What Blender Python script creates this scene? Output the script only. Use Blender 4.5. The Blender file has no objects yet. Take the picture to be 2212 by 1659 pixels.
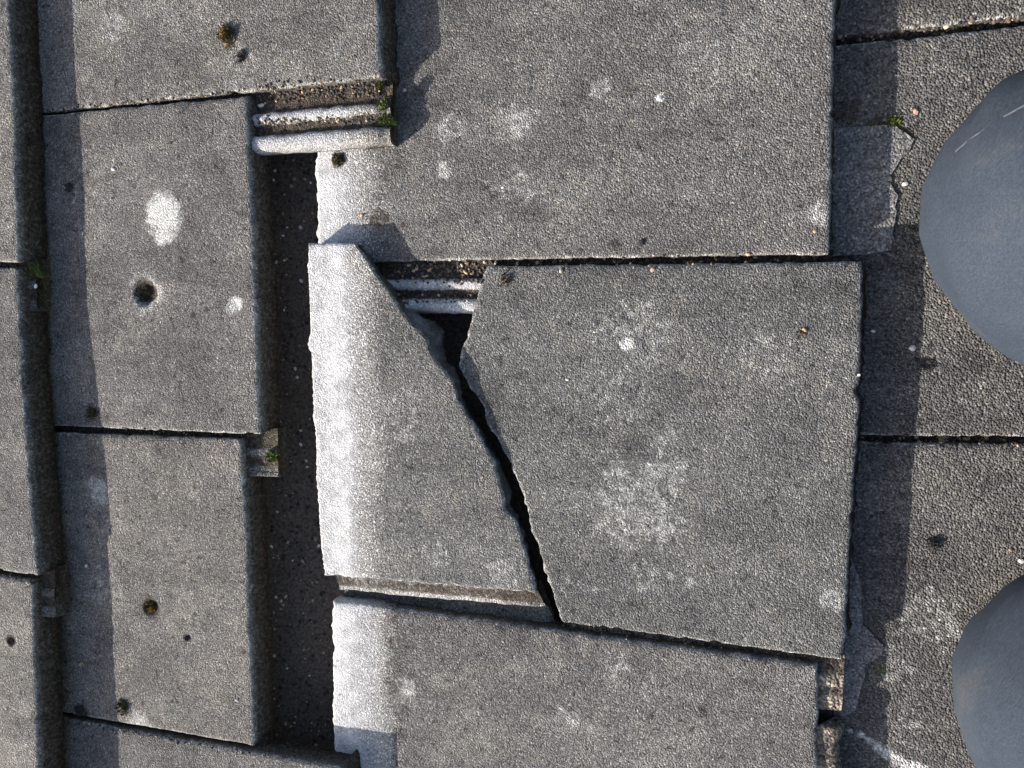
import bpy, bmesh, math, random
import numpy as np
from mathutils import Vector, Matrix
from mathutils.bvhtree import BVHTree

# ------------------------------------------------------------------ camera, sky, sun, exposure
# Everything is laid out in roof coordinates (X down the slope, Y across, Z off the roof) and the
# whole place is then pitched by PITCH about Y and lifted to eaves height.
PITCH = math.radians(25.0)
PLACE = Matrix.Translation((0, 0, 3.0)) @ Matrix.Rotation(PITCH, 4, 'Y')
F, CU, CV = 1661.0, 1106.0, 829.5           # focal length and centre in units of a 2212 x 1659 picture
TH, PH, RO = math.radians(12.8), math.radians(4.9), math.radians(0.4)
_w = Vector((-math.sin(TH), -math.sin(PH), -math.cos(TH)*math.cos(PH))).normalized()
_r = (Vector((1, 0, 0)) - _w*_w.x).normalized(); _u = _r.cross(_w)
_r, _u = math.cos(RO)*_r + math.sin(RO)*_u, -math.sin(RO)*_r + math.cos(RO)*_u
CAM = Vector((0, 0, 0.03)) - _w*0.647
scene = bpy.context.scene
COL = scene.collection
cd = bpy.data.cameras.new('camera'); cam = bpy.data.objects.new('camera', cd); COL.objects.link(cam)
cd.sensor_width = 36.0; cd.lens = 36.0*F/2212.0; cd.clip_start = 0.01; cd.clip_end = 2000
cam.matrix_world = PLACE @ (Matrix.Translation(CAM) @ Matrix((_r, _u, -_w)).transposed().to_4x4())
scene.camera = cam

SUN = Vector((-2.05, -1.22, 1.0)).normalized()           # towards the sun, roof coordinates
SW = (PLACE.to_3x3() @ SUN).normalized()
ld = bpy.data.lights.new('sun', 'SUN'); sun = bpy.data.objects.new('sun', ld); COL.objects.link(sun)
ld.energy = 5.0; ld.angle = math.radians(0.5); ld.color = (1.0, 0.93, 0.84)
sun.rotation_euler = SW.to_track_quat('Z', 'Y').to_euler()
world = bpy.data.worlds.new('World'); scene.world = world; world.use_nodes = True
wn = world.node_tree.nodes; wl = world.node_tree.links
sky = wn.new('ShaderNodeTexSky'); sky.sky_type = 'NISHITA'; sky.sun_disc = False; sky.dust_density = 4.0; sky.ozone_density = 0.6
sky.sun_elevation = math.asin(SW.z); sky.sun_rotation = math.atan2(SW.x, SW.y)
wl.new(sky.outputs[0], wn['Background'].inputs[0]); wn['Background'].inputs[1].default_value = 0.13
scene.view_settings.view_transform = 'Standard'; scene.view_settings.look = 'None'
scene.view_settings.exposure = 0.72; scene.view_settings.gamma = 1.0
scene.render.engine = 'CYCLES'; scene.cycles.max_bounces = 6

# ------------------------------------------------------------------ helpers
random.seed(7); rng = np.random.default_rng(7)
TOP = []                                                  # top-level objects, pitched at the end

def ray(u, v):
    return (_w*F + _r*(u-CU) - _u*(v-CV)).normalized()

class Plane:                                              # z = z0 + s (x-x0) + t (y-y0)
    def __init__(s_, z0, x0, s=0.07, t=0.0, y0=0.0): s_.z0, s_.x0, s_.s, s_.t, s_.y0 = z0, x0, s, t, y0
    def z(s_, x, y): return s_.z0 + s_.s*(x-s_.x0) + s_.t*(y-s_.y0)
    def at(s_, u, v):
        d = ray(u, v); n = Vector((-s_.s, -s_.t, 1.0))
        k = (s_.z(CAM.x, CAM.y) - CAM.z)/n.dot(d)
        return CAM + d*k

def _h(ix, iy, seed):
    n = (ix.astype(np.int64)*374761393 + iy.astype(np.int64)*668265263 + seed*974634777) & 0x7fffffff
    n = ((n ^ (n >> 13))*1274126177) & 0x7fffffff
    return ((n ^ (n >> 16)) & 0xffff)/65535.0
def vnoise(x, y, seed=0):
    x = np.asarray(x, float); y = np.asarray(y, float)
    ix = np.floor(x); iy = np.floor(y); fx = x-ix; fy = y-iy
    fx = fx*fx*(3-2*fx); fy = fy*fy*(3-2*fy)
    ix = ix.astype(np.int64); iy = iy.astype(np.int64)
    a = _h(ix, iy, seed); b = _h(ix+1, iy, seed); c = _h(ix, iy+1, seed); d = _h(ix+1, iy+1, seed)
    return (a*(1-fx)+b*fx)*(1-fy) + (c*(1-fx)+d*fx)*fy
def fbm(x, y, seed=0, oct=4):
    t = 0; a = 0.5; n = 0
    for k in range(oct):
        t = t + a*vnoise(np.asarray(x)*2**k, np.asarray(y)*2**k, seed+17*k); n += a; a *= 0.55
    return t/n - 0.5                                      # -0.5 .. 0.5
def sstep(a, b, x):
    t = np.clip((np.asarray(x, float)-a)/(b-a), 0, 1); return t*t*(3-2*t)

def link(name, me, mats, parent=None, smooth=True):
    o = bpy.data.objects.new(name, me); COL.objects.link(o)
    for m in (mats if isinstance(mats, (list, tuple)) else [mats]):
        me.materials.append(m)
    if smooth and len(me.polygons): me.polygons.foreach_set('use_smooth', np.ones(len(me.polygons), bool))
    if parent is None: TOP.append(o)
    else: o.parent = parent
    return o
def tag(o, label=None, cat=None, group=None, kind=None):
    if label: o['label'] = label
    if cat: o['category'] = cat
    if group: o['group'] = group
    o['kind'] = kind or 'thing'
    return o
def mesh_np(name, V, Q, extra=(), midx=None, zone=None, emidx=0):
    """quads as an index array, extra as lists of n-gons"""
    me = bpy.data.meshes.new(name)
    loops = np.concatenate([np.asarray(Q, np.int32).ravel()] + [np.asarray(e, np.int32) for e in extra]) if len(extra) else np.asarray(Q, np.int32).ravel()
    sizes = np.concatenate([np.full(len(Q), 4, np.int32), np.array([len(e) for e in extra], np.int32)])
    me.vertices.add(len(V)); me.vertices.foreach_set('co', np.asarray(V, np.float32).ravel())
    me.loops.add(len(loops)); me.loops.foreach_set('vertex_index', loops)
    st = np.concatenate([[0], np.cumsum(sizes)[:-1]]).astype(np.int32)
    me.polygons.add(len(sizes)); me.polygons.foreach_set('loop_start', st)
    mi = np.concatenate([midx if midx is not None else np.zeros(len(Q), np.int32), np.full(len(extra), emidx, np.int32)]).astype(np.int32)
    me.polygons.foreach_set('material_index', mi)
    me.update(calc_edges=True); me.validate()
    if zone is not None:
        a = me.color_attributes.new('zone', 'FLOAT_COLOR', 'POINT')
        z4 = np.zeros((len(V), 4), np.float32); z4[:, :zone.shape[1]] = zone
        a.data.foreach_set('color', z4.ravel())
    return me

# ------------------------------------------------------------------ materials
class NT:
    def __init__(s, name):
        s.m = bpy.data.materials.new(name); s.m.use_nodes = True; s.t = s.m.node_tree; s.n = s.t.nodes
        s.b = s.n['Principled BSDF']
    def add(s, typ, **kw):
        n = s.n.new(typ)
        for k, v in kw.items():
            if hasattr(n, k) and k not in n.inputs: setattr(n, k, v)
            else: n.inputs[k].default_value = v
        return n
    def L(s, a, b): s.t.links.new(a, b)
    def math(s, op, a, b=None, c=None, clamp=False):
        n = s.n.new('ShaderNodeMath'); n.operation = op; n.use_clamp = clamp
        for i, x in enumerate((a, b, c)):
            if x is None: continue
            if isinstance(x, (int, float)): n.inputs[i].default_value = x
            else: s.L(x, n.inputs[i])
        return n.outputs[0]
    def ramp(s, f, stops):
        n = s.n.new('ShaderNodeValToRGB'); s.L(f, n.inputs[0]); e = n.color_ramp.elements
        while len(e) > 1: e.remove(e[-1])
        for i, (p, c) in enumerate(stops):
            if i == 0: e[0].position = p
            el = e[0] if i == 0 else e.new(p)
            el.color = (c, c, c, 1) if isinstance(c, (int, float)) else (*c, 1)
        return n.outputs[0]
    def mix(s, f, a, b, mode='MIX'):
        n = s.n.new('ShaderNodeMix'); n.data_type = 'RGBA'; n.blend_type = mode
        for i, x in ((0, f), (6, a), (7, b)):
            if isinstance(x, (int, float)): n.inputs[i].default_value = x
            elif isinstance(x, tuple): n.inputs[i].default_value = (*x, 1)
            else: s.L(x, n.inputs[i])
        return n.outputs[2]
    def noise(s, vec, scale, detail=3, rough=0.55):
        n = s.add('ShaderNodeTexNoise'); n.inputs['Scale'].default_value = scale
        n.inputs['Detail'].default_value = detail; n.inputs['Roughness'].default_value = rough
        s.L(vec, n.inputs['Vector']); return n.outputs[0]
    def vor(s, vec, scale):
        n = s.add('ShaderNodeTexVoronoi'); n.inputs['Scale'].default_value = scale
        s.L(vec, n.inputs['Vector']); return n
    def vec(s):
        tc = s.add('ShaderNodeTexCoord'); oi = s.add('ShaderNodeObjectInfo')
        k = s.math('MULTIPLY', oi.outputs['Random'], 37.0)
        a = s.add('ShaderNodeVectorMath', operation='ADD'); s.L(tc.outputs['Object'], a.inputs[0]); s.L(k, a.inputs[1])
        return a.outputs[0]

def concrete(name, lo, hi, grain=1.0, gsize=1.0, fresh=True, tint=(1, 1, 1)):
    t = NT(name); v = t.vec()
    zc = t.add('ShaderNodeAttribute'); zc.attribute_name = 'zone'
    sep = t.add('ShaderNodeSeparateColor'); t.L(zc.outputs['Color'], sep.inputs[0])
    R, G, B = sep.outputs; A = zc.outputs['Alpha']
    big = t.noise(v, 11, 4, 0.6); mid = t.noise(v, 75, 4, 0.6)
    fine = t.noise(v, 430/gsize, 3, 0.62); vo = t.vor(v, 520/gsize)
    lo *= 0.98; hi *= 0.98
    tone = t.math('ADD', t.math('MULTIPLY', big, 0.62), t.math('MULTIPLY', mid, 0.38))
    base = t.ramp(tone, [(0.30, tuple(lo*c for c in tint)), (0.50, tuple((lo+hi)*0.5*c for c in tint)), (0.72, tuple(hi*c for c in (1.02*tint[0], tint[1], 0.96*tint[2])))])
    speck = t.ramp(fine, [(0.30, 0.42), (0.46, 0.90), (0.58, 1.25), (0.72, 1.9)])
    oi = t.add('ShaderNodeObjectInfo')
    mpn = t.add('ShaderNodeMapping'); mpn.inputs['Scale'].default_value = (5, 34, 5); t.L(v, mpn.inputs[0])
    streak = t.ramp(t.noise(mpn.outputs[0], 1.0, 4, 0.65), [(0.32, 0.84), (0.5, 1.0), (0.68, 1.18)])
    base = t.mix(1.0, base, streak, 'MULTIPLY')
    blot = t.ramp(t.noise(v, 24, 5, 0.7), [(0.52, 0.0), (0.68, 1.0)])
    base = t.mix(t.math('MULTIPLY', blot, 0.6), base, (hi*1.18, hi*1.12, hi*1.0))
    base = t.mix(1.0, base, t.ramp(oi.outputs['Random'], [(0.0, (0.90, 0.90, 0.91)), (0.5, (1.0, 1.0, 1.0)), (1.0, (1.10, 1.08, 1.04))]), 'MULTIPLY')
    cellv = t.add('ShaderNodeSeparateColor'); t.L(vo.outputs['Color'], cellv.inputs[0])
    cells = t.ramp(cellv.outputs[0], [(0.0, 0.45), (0.35, 0.85), (0.75, 1.15), (0.93, 1.6), (1.0, 2.4)])
    speck = t.mix(0.75, speck, cells, 'MULTIPLY')
    base = t.mix(1.0, base, speck, 'MULTIPLY')
    pit = t.ramp(t.noise(v, 150, 2), [(0.30, 0.35), (0.37, 1.0)])
    base = t.mix(0.8, base, pit, 'MULTIPLY')
    # pale, unweathered concrete where a tile was lapped
    fr = t.math('ADD', R, t.math('MULTIPLY', t.math('SUBTRACT', mid, 0.5), t.math('MULTIPLY', R, 1.7)), clamp=True)
    fcol = t.ramp(fr, [(0.0, (0.20, 0.192, 0.18)), (0.35, (0.30, 0.295, 0.285)), (0.62, (0.36, 0.36, 0.362)), (1.0, (0.53, 0.53, 0.53))])
    fcol = t.mix(t.math('MULTIPLY', t.math('SUBTRACT', 1.0, R), 0.8), fcol, speck, 'MULTIPLY')
    dots = t.ramp(t.noise(v, 260, 3), [(0.28, 0.30), (0.38, 1.0)])
    fcol = t.mix(0.75, fcol, dots, 'MULTIPLY'); fcol = t.mix(0.32, fcol, speck, 'MULTIPLY')
    fm = t.math('MULTIPLY', t.math('ADD', R, t.math('MULTIPLY', t.math('SUBTRACT', fine, 0.5), 0.9)), 2.6, clamp=True)
    fm = t.math('MULTIPLY', fm, t.math('MULTIPLY', R, 12.0, clamp=True))
    c = t.mix(fm, base, fcol)
    # pale lichen stains and painted sunlit slab rims (alpha channel of zone)
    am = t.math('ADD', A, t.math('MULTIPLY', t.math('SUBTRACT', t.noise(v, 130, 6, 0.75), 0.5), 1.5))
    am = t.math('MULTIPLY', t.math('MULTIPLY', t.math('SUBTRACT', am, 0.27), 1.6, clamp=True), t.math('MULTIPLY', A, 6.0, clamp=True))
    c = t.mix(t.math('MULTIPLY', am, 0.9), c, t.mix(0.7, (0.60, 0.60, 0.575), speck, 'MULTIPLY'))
    # soil
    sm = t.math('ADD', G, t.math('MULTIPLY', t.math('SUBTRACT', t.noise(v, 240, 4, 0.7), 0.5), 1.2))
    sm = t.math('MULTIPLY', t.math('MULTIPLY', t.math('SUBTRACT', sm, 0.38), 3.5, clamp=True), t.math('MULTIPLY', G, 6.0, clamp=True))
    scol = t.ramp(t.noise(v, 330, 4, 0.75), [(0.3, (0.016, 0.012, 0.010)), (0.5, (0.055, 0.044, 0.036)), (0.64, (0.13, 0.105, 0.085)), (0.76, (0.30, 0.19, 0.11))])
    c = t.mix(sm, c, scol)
    # moss
    mm = t.math('ADD', B, t.math('MULTIPLY', t.math('SUBTRACT', t.noise(v, 280, 4, 0.75), 0.5), 1.6))
    mm = t.math('MULTIPLY', t.math('MULTIPLY', t.math('SUBTRACT', mm, 0.45), 4.0, clamp=True), t.math('MULTIPLY', B, 6.0, clamp=True))
    mcol = t.ramp(fine, [(0.3, (0.018, 0.022, 0.008)), (0.5, (0.06, 0.075, 0.018)), (0.68, (0.17, 0.19, 0.045))])
    c = t.mix(mm, c, mcol)
    t.L(c, t.b.inputs['Base Color'])
    t.b.inputs['Roughness'].default_value = 0.92; t.b.inputs['Specular IOR Level'].default_value = 0.25
    h = t.math('ADD', t.math('MULTIPLY', fine, 0.9), t.math('MULTIPLY', vo.outputs['Distance'], -1.25))
    h = t.math('ADD', h, t.math('MULTIPLY', mid, 0.5))
    h = t.math('ADD', h, t.math('MULTIPLY', sm, t.math('MULTIPLY', t.noise(v, 300, 3), 1.6)))
    bp = t.add('ShaderNodeBump'); bp.inputs['Distance'].default_value = 0.0017*grain*gsize
    t.L(t.math('SUBTRACT', 1.0, t.math('MULTIPLY', R, 0.55)), bp.inputs['Strength'])
    t.L(h, bp.inputs['Height']); t.L(bp.outputs[0], t.b.inputs['Normal'])
    return t.m

M_TILE = concrete('weathered_concrete', 0.072, 0.190, 0.95, 0.64, tint=(1.03, 0.99, 0.955))
M_TILE_B = concrete('weathered_concrete_cooler', 0.078, 0.178, 0.95, 0.64, tint=(1.0, 1.0, 0.97))
M_ROUGH = concrete('coarse_weathered_concrete', 0.068, 0.150, 1.05, 0.80, tint=(1.02, 0.99, 0.96))
M_SKIN = concrete('smooth_mortar_skin', 0.135, 0.21, 0.55, 0.8)

M_TANC = concrete('tan_stained_concrete', 0.14, 0.34, 1.6, 1.3, tint=(1.12, 0.98, 0.82))
def core_mat():
    t = NT('broken_concrete_core'); v = t.vec()
    n = t.noise(v, 55, 5, 0.65); f = t.noise(v, 400, 3)
    c = t.ramp(n, [(0.32, (0.035, 0.034, 0.034)), (0.5, (0.07, 0.07, 0.073)), (0.66, (0.15, 0.158, 0.175))])
    c = t.mix(0.7, c, t.ramp(f, [(0.3, 0.5), (0.6, 1.2)]), 'MULTIPLY')
    t.L(c, t.b.inputs['Base Color']); t.b.inputs['Roughness'].default_value = 0.85
    bp = t.add('ShaderNodeBump'); bp.inputs['Distance'].default_value = 0.003; bp.inputs['Strength'].default_value = 0.8
    t.L(t.math('ADD', t.math('MULTIPLY', n, 2.0), f), bp.inputs['Height']); t.L(bp.outputs[0], t.b.inputs['Normal'])
    return t.m
M_CORE = core_mat()

def simple(name, stops, scale=200, rough=0.9, bump=0.0008, detail=4):
    t = NT(name); v = t.vec(); n = t.noise(v, scale, detail, 0.65)
    t.L(t.ramp(n, stops), t.b.inputs['Base Color']); t.b.inputs['Roughness'].default_value = rough
    bp = t.add('ShaderNodeBump'); bp.inputs['Distance'].default_value = bump
    t.L(n, bp.inputs['Height']); t.L(bp.outputs[0], t.b.inputs['Normal']); return t.m
M_FELT = simple('dirty_underlay', [(0.30, (0.05, 0.038, 0.028)), (0.5, (0.125, 0.098, 0.076)), (0.66, (0.19, 0.15, 0.115)), (0.8, (0.30, 0.21, 0.14))], 330, 0.95, 0.002)
M_MOSS = simple('dark_moss', [(0.3, (0.015, 0.014, 0.008)), (0.55, (0.045, 0.042, 0.018)), (0.75, (0.12, 0.10, 0.04))], 300)
M_MOSSO = simple('ochre_moss', [(0.35, (0.02, 0.016, 0.01)), (0.5, (0.07, 0.055, 0.02)), (0.62, (0.30, 0.17, 0.03))], 220)
M_MOSSG = simple('green_moss', [(0.3, (0.03, 0.04, 0.01)), (0.6, (0.12, 0.15, 0.03)), (0.8, (0.25, 0.27, 0.06))], 300)
M_WHITE = simple('pale_stone', [(0.3, (0.52, 0.50, 0.47)), (0.7, (0.80, 0.79, 0.76))], 300)
M_PINK = simple('pinkish_stone', [(0.3, (0.42, 0.25, 0.18)), (0.7, (0.62, 0.42, 0.32))], 300)
M_TAN = simple('tan_stone', [(0.3, (0.32, 0.20, 0.11)), (0.7, (0.55, 0.38, 0.22))], 300)
M_DARK = simple('dark_crumb', [(0.3, (0.015, 0.014, 0.014)), (0.7, (0.06, 0.055, 0.055))], 300)
M_STRAW = simple('dry_stalk', [(0.3, (0.35, 0.29, 0.2)), (0.7, (0.6, 0.53, 0.4))], 100)
M_GROUND = simple('garden_ground', [(0.3, (0.05, 0.07, 0.03)), (0.7, (0.11, 0.12, 0.06))], 0.8)

# ------------------------------------------------------------------ tiles
def resample(P, n):
    P = np.array(P, float); d = np.r_[0, np.cumsum(np.linalg.norm(np.diff(P, axis=0), axis=1))]
    s = np.linspace(0, d[-1], n); return np.stack([np.interp(s, d, P[:, k]) for k in range(3)], 1)

def slab(Lpx, Rpx, pl, seed, org, zonef=None, tail='tail', left='plain', thick=0.026, cell=0.0022, jit=0.0007, tail_out=0.007, relief=None, edge_round=0.0017, crack=0.003, crackf=None):
    """A tile slab: ruled top surface between two outline runs, rounded arris and real side walls."""
    L = [pl.at(*p) for p in Lpx]; R = [pl.at(*p) for p in Rpx]
    lenv = max(sum((b-a).length for a, b in zip(L, L[1:])), sum((b-a).length for a, b in zip(R, R[1:])))
    lenu = max((R[0]-L[0]).length, (R[-1]-L[-1]).length)
    nv = max(4, int(lenv/cell)+1); nu = max(4, int(lenu/cell)+1)
    LL = resample(L, nv); RR = resample(R, nv); s = np.linspace(0, 1, nu)
    X = LL[:, None, :]*(1-s)[None, :, None] + RR[:, None, :]*s[None, :, None]       # nv, nu, 3
    idx = np.arange(nv*nu).reshape(nv, nu)
    loop = np.concatenate([idx[0, :-1], idx[:-1, -1], idx[-1, :0:-1], idx[:0:-1, 0]])
    kind = np.concatenate([np.full(nu-1, 0), np.full(nv-1, 1), np.full(nu-1, 2), np.full(nv-1, 3)])  # top right bottom left
    V = X.reshape(-1, 3).copy()
    B = V[loop]; n = len(loop)
    tg = np.roll(B, -2, 0) - np.roll(B, 2, 0); tg[:, 2] = 0
    tg /= np.linalg.norm(tg, axis=1)[:, None] + 1e-12
    N = np.stack([-tg[:, 1], tg[:, 0], np.zeros(n)], 1)
    ctr = V.mean(0); 
    if ((B-ctr)*N).sum() < 0: N = -N
    hd = (kind == 3) & (left == 'plain')
    j = fbm(B[:, 0]*260, B[:, 1]*260, seed, 3)*2*jit + fbm(B[:, 0]*60, B[:, 1]*60, seed+5, 3)*2.4*jit
    jk = np.where((kind == 1) & (tail == 'crack') | (kind == 3) & (left == 'crack'), 2.0, 1.0)
    jk = np.where(hd, 2.6, jk); Bj = B + N*(j*jk)[:, None]
    chip = np.clip(fbm(B[:, 0]*90, B[:, 1]*90, seed+9, 2)-0.20, 0, 1)*0.010
    Bj -= N*chip[:, None]
    V[loop] = Bj
    # gentle unevenness, rounded arris
    uu = np.tile(np.arange(nu), nv); vv = np.repeat(np.arange(nv), nu)
    du = np.minimum(uu, nu-1-uu)*lenu/nu; dv = np.minimum(vv, nv-1-vv)*lenv/nv
    de = np.minimum(du, dv)
    V[:, 2] += fbm(V[:, 0]*22, V[:, 1]*22, seed+1, 3)*0.0016 + fbm(V[:, 0]*120, V[:, 1]*120, seed+2, 3)*0.0007
    V[:, 2] -= edge_round*np.exp(-de/0.0020)*np.where(uu*lenu/nu < 0.004, 0.25, np.where((nu-1-uu)*lenu/nu < 0.005, 0.45, 1.0))
    Z = np.zeros((len(V), 4), np.float32)
    if relief is not None: V[:, 2] += relief(V)
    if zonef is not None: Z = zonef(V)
    Z[:, 3] = np.maximum(Z[:, 3], 0.50*np.exp(-de/0.0026)*(1-np.clip(Z[:, 0], 0, 1)))  # sunlit rim painted as a paler band along the slab edges
    # walls
    rings = []; zr = []
    prof = {'plain': [(0.0004, 0.0016), (0.0004, 0.005), (-0.0004, 0.014), (-0.001, thick)],
            'tail': [(0.0014, 0.0016), (0.0024, 0.006), (tail_out*0.6, 0.015), (tail_out, thick)],
            'crack': [(0.0008, 0.0022), (crack*0.35, 0.006), (crack, 0.0115), (crack*0.6, thick)]}
    kinds = np.array(['plain', tail, 'plain', left])[kind]
    Bt = V[loop]; crackv = 0.0 if crackf is None else crackf(Bt)
    for k in range(4):
        out = np.array([prof[q][k][0] for q in kinds]); drop = np.array([prof[q][k][1] for q in kinds])
        ck = kinds == 'crack'; tk = kinds == 'tail'
        nz = fbm(B[:, 0]*70+k*1.7, B[:, 1]*70, seed+31, 4); nz2 = fbm(B[:, 0]*230+k*5.1, B[:, 1]*230+k*3.3, seed+37, 3)
        out = out + np.where(ck, (nz*0.005+nz2*0.003)*(k > 0)*min(k, 2)/2 + crackv*(k > 0)*min(k, 2)/2, 0) + np.where(tk, nz*0.002*(k > 0)+nz2*0.0018, nz2*0.0012)
        if k == 3: out = out + np.where(tk, nz2*0.002 + nz*0.003, 0)
        ring = Bt + N*out[:, None]; ring[:, 2] = Bt[:, 2] - drop
        rings.append(ring)
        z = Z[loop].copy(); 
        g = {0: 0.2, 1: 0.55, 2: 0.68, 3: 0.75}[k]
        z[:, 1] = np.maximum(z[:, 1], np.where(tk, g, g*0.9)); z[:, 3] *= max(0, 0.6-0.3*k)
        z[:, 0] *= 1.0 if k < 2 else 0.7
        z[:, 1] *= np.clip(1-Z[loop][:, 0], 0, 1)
        zr.append(z)
    Vs = np.concatenate([V]+rings); Zs = np.concatenate([Z]+zr)
    q = np.stack([idx[:-1, :-1], idx[1:, :-1], idx[1:, 1:], idx[:-1, 1:]], -1).reshape(-1, 4)
    mi = [np.zeros(len(q), np.int32)]; Q = [q]
    base = len(V); prev = loop
    for k in range(4):
        cur = np.arange(base+k*n, base+(k+1)*n)
        Q.append(np.stack([prev, np.roll(prev, -1), np.roll(cur, -1), cur], 1))
        ck = (kinds == 'crack'); mi.append((ck & (k >= 1)).astype(np.int32) if k else np.zeros(n, np.int32)); prev = cur
    Vs = Vs - np.array(org)
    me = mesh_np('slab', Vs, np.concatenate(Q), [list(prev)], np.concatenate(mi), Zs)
    bot = X[-1]                                            # bottom run, left to right
    return me, bot

PROF = [(-0.004, -0.010), (0.000, -0.0125), (0.005, -0.0130), (0.011, -0.0128), (0.015, -0.0115), (0.0175, -0.0075), (0.0205, -0.0062),
        (0.0235, -0.0078), (0.0265, -0.0112), (0.0295, -0.0122), (0.0325, -0.0115), (0.0345, -0.0070), (0.0370, -0.0052), (0.0410, -0.0050), (0.0440, -0.0062), (0.0455, -0.0095), (0.0460, -0.016), (0.0455, -0.024)]
SOIL = [0.9, 0.9, 1.0, 0.95, 0.75, 0.12, 0.0, 0.1, 0.75, 0.95, 0.75, 0.15, 0.08, 0.05, 0.05, 0.05, 0.2, 0.5]
PROF2 = [(-0.004, -0.0012), (0.000, -0.0022), (0.004, -0.0038), (0.008, -0.0055), (0.011, -0.0075), (0.0125, -0.0090), (0.0150, -0.0093), (0.0160, -0.0105), (0.0175, -0.0160), (0.0210, -0.0180), (0.030, -0.0182), (0.034, -0.0178), (0.038, -0.0170), (0.041, -0.0165), (0.0455, -0.0168), (0.0462, -0.0185), (0.0464, -0.020), (0.0460, -0.024)]
SOIL2 = [0.30, 0.48, 0.58, 0.60, 0.50, 0.18, 0.0, 0.0] + [-1]*10
def side_lock(bot, pl, seed, org, parent, mat, scale=1.0, clean=1.0, endmoss=0.6, end=0.006, slant=0.0, soil=1.0, prof=PROF, lo=0.0, label=None, soiltab=SOIL, fill=0.0, flev=-0.0075):
    """The ribbed water channel that runs along one long side of a tile, under its neighbour."""
    P = resample([Vector(b) for b in bot], max(30, int(np.linalg.norm(bot[-1]-bot[0])/0.0025)))
    if lo > 0: P = P[int(lo*len(P)):]
    d = P[-1]-P[0]; d[2] = 0; Ln = np.linalg.norm(d); d /= Ln; N = np.array([d[1], -d[0], 0.0])
    if N[1] > 0: N = -N
    P[-1] += d*end*1.0
    m = len(prof); rows = []; zone = []
    n = len(P); t = np.linspace(0, 1, n); back = (1-t)*Ln
    for k, (dd, hh) in enumerate(prof):
        dd *= scale
        q = P + N*dd + d*(t[:, None]**6)*slant*dd/0.046
        nz = fbm(q[:, 0]*150, q[:, 1]*150, seed+3, 3); s0 = soiltab[k]; s = max(0, s0)*soil
        if fill and 1 <= k <= m-5: hh = hh + fill*np.exp(-(back/0.035)**4)*(flev - 0.002*abs(k-7)/7 - hh)
        q[:, 2] = P[:, 2] + hh + nz*(0.0012 + 0.004*max(0, s-0.5)) - 0.003*np.exp(-back/0.003)
        q += N*(fbm(q[:, 0]*110, q[:, 0]*0+k, seed+4, 2)*0.002)[:, None]
        z = np.zeros((n, 4)); wz = np.exp(-(back/0.030)**2)
        pz = np.clip(0.5 + 1.5*fbm(q[:, 0]*28, q[:, 1]*28, seed+8, 3), 0, 1)
        z[:, 0] = 0 if s0 < 0 else clean*(1-s)*(1-0.85*wz)*(0.60+0.4*pz); z[:, 1] = np.clip(s*(0.75+0.5*pz) + 0.25*wz, 0, 1)
        z[:, 2] = endmoss*np.exp(-(back/0.016)**2)*(0.5+pz)
        rows.append(q); zone.append(z)
    V = np.stack(rows, 1); Zc = np.stack(zone, 1)           # n, m
    under = V[:, -1].copy(); 
    idx = np.arange(n*m).reshape(n, m)
    Q = np.stack([idx[:-1, :-1], idx[:-1, 1:], idx[1:, 1:], idx[1:, :-1]], -1).reshape(-1, 4)
    # close: inner edge down, then end caps
    Vf = V.reshape(-1, 3); Zf = Zc.reshape(-1, 4)
    low = V[:, 0].copy(); low[:, 2] = V[:, -1][:, 2]; b = len(Vf)
    Vf = np.concatenate([Vf, low]); Zf = np.concatenate([Zf, Zc[:, 0]])
    li = np.arange(b, b+n)
    Q2 = np.stack([li[:-1], idx[:-1, 0], idx[1:, 0], li[1:]], 1)
    Q3 = np.stack([idx[:-1, -1], li[:-1], li[1:], idx[1:, -1]], 1)
    caps = [list(idx[0])+[li[0]], list(idx[-1][::-1])+[li[-1]]][0:2]
    caps[1] = [li[-1]] + list(idx[-1][::-1])
    me = mesh_np('side_lock', Vf-np.array(org), np.concatenate([Q, Q2, Q3]), caps, None, Zf)
    o = link('side_lock', me, [mat], parent)
    if label: o['label'] = label
    return o

def blob(cx, cy, r, V, p=1.0):
    return np.clip(1 - np.hypot(V[:, 0]-cx, V[:, 1]-cy)/r, 0, 1)**p

def zone_fn(pl, seed, fresh=None, stains=(), soils=(), mosses=(), warm=None):
    """fresh: list of (metres from head edge, value) along the head line; stains etc.: (u, v, radius_m, strength)"""
    def f(V):
        Z = np.zeros((len(V), 4), np.float32)
        if fresh is not None:
            head, tab = fresh; a = np.array(pl.at(*head[0])); b = np.array(pl.at(*head[1])); dd = (b-a)[:2]; dd /= np.linalg.norm(dd)
            dist = np.abs((V[:, 0]-a[0])*dd[1] - (V[:, 1]-a[1])*dd[0])
            dist = dist + fbm(V[:, 0]*18, V[:, 1]*18, seed+50, 3)*0.020
            Z[:, 0] = np.interp(dist, [q[0] for q in tab], [q[1] for q in tab])
        for ch, lst in ((3, stains), (1, soils), (2, mosses)):
            for (u, v, r, s) in lst:
                p = pl.at(u, v); w = 1 + 0.9*fbm(V[:, 0]*70, V[:, 1]*70, seed+60, 3)
                g = np.clip(1.25 - np.hypot(V[:, 0]-p.x, V[:, 1]-p.y)/(r*w), 0, 1)
                Z[:, ch] = np.maximum(Z[:, ch], s*np.clip(g*1.4, 0, 1))
        return Z
    return f
def relief_fn(pl, pits=()):
    def f(V):
        z = np.zeros(len(V))
        for (u, v, r, dep) in pits:
            p = pl.at(u, v); z -= dep*sstep(1.15, 0.35, np.hypot(V[:, 0]-p.x, V[:, 1]-p.y)/r)
        return z
    return f

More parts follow.
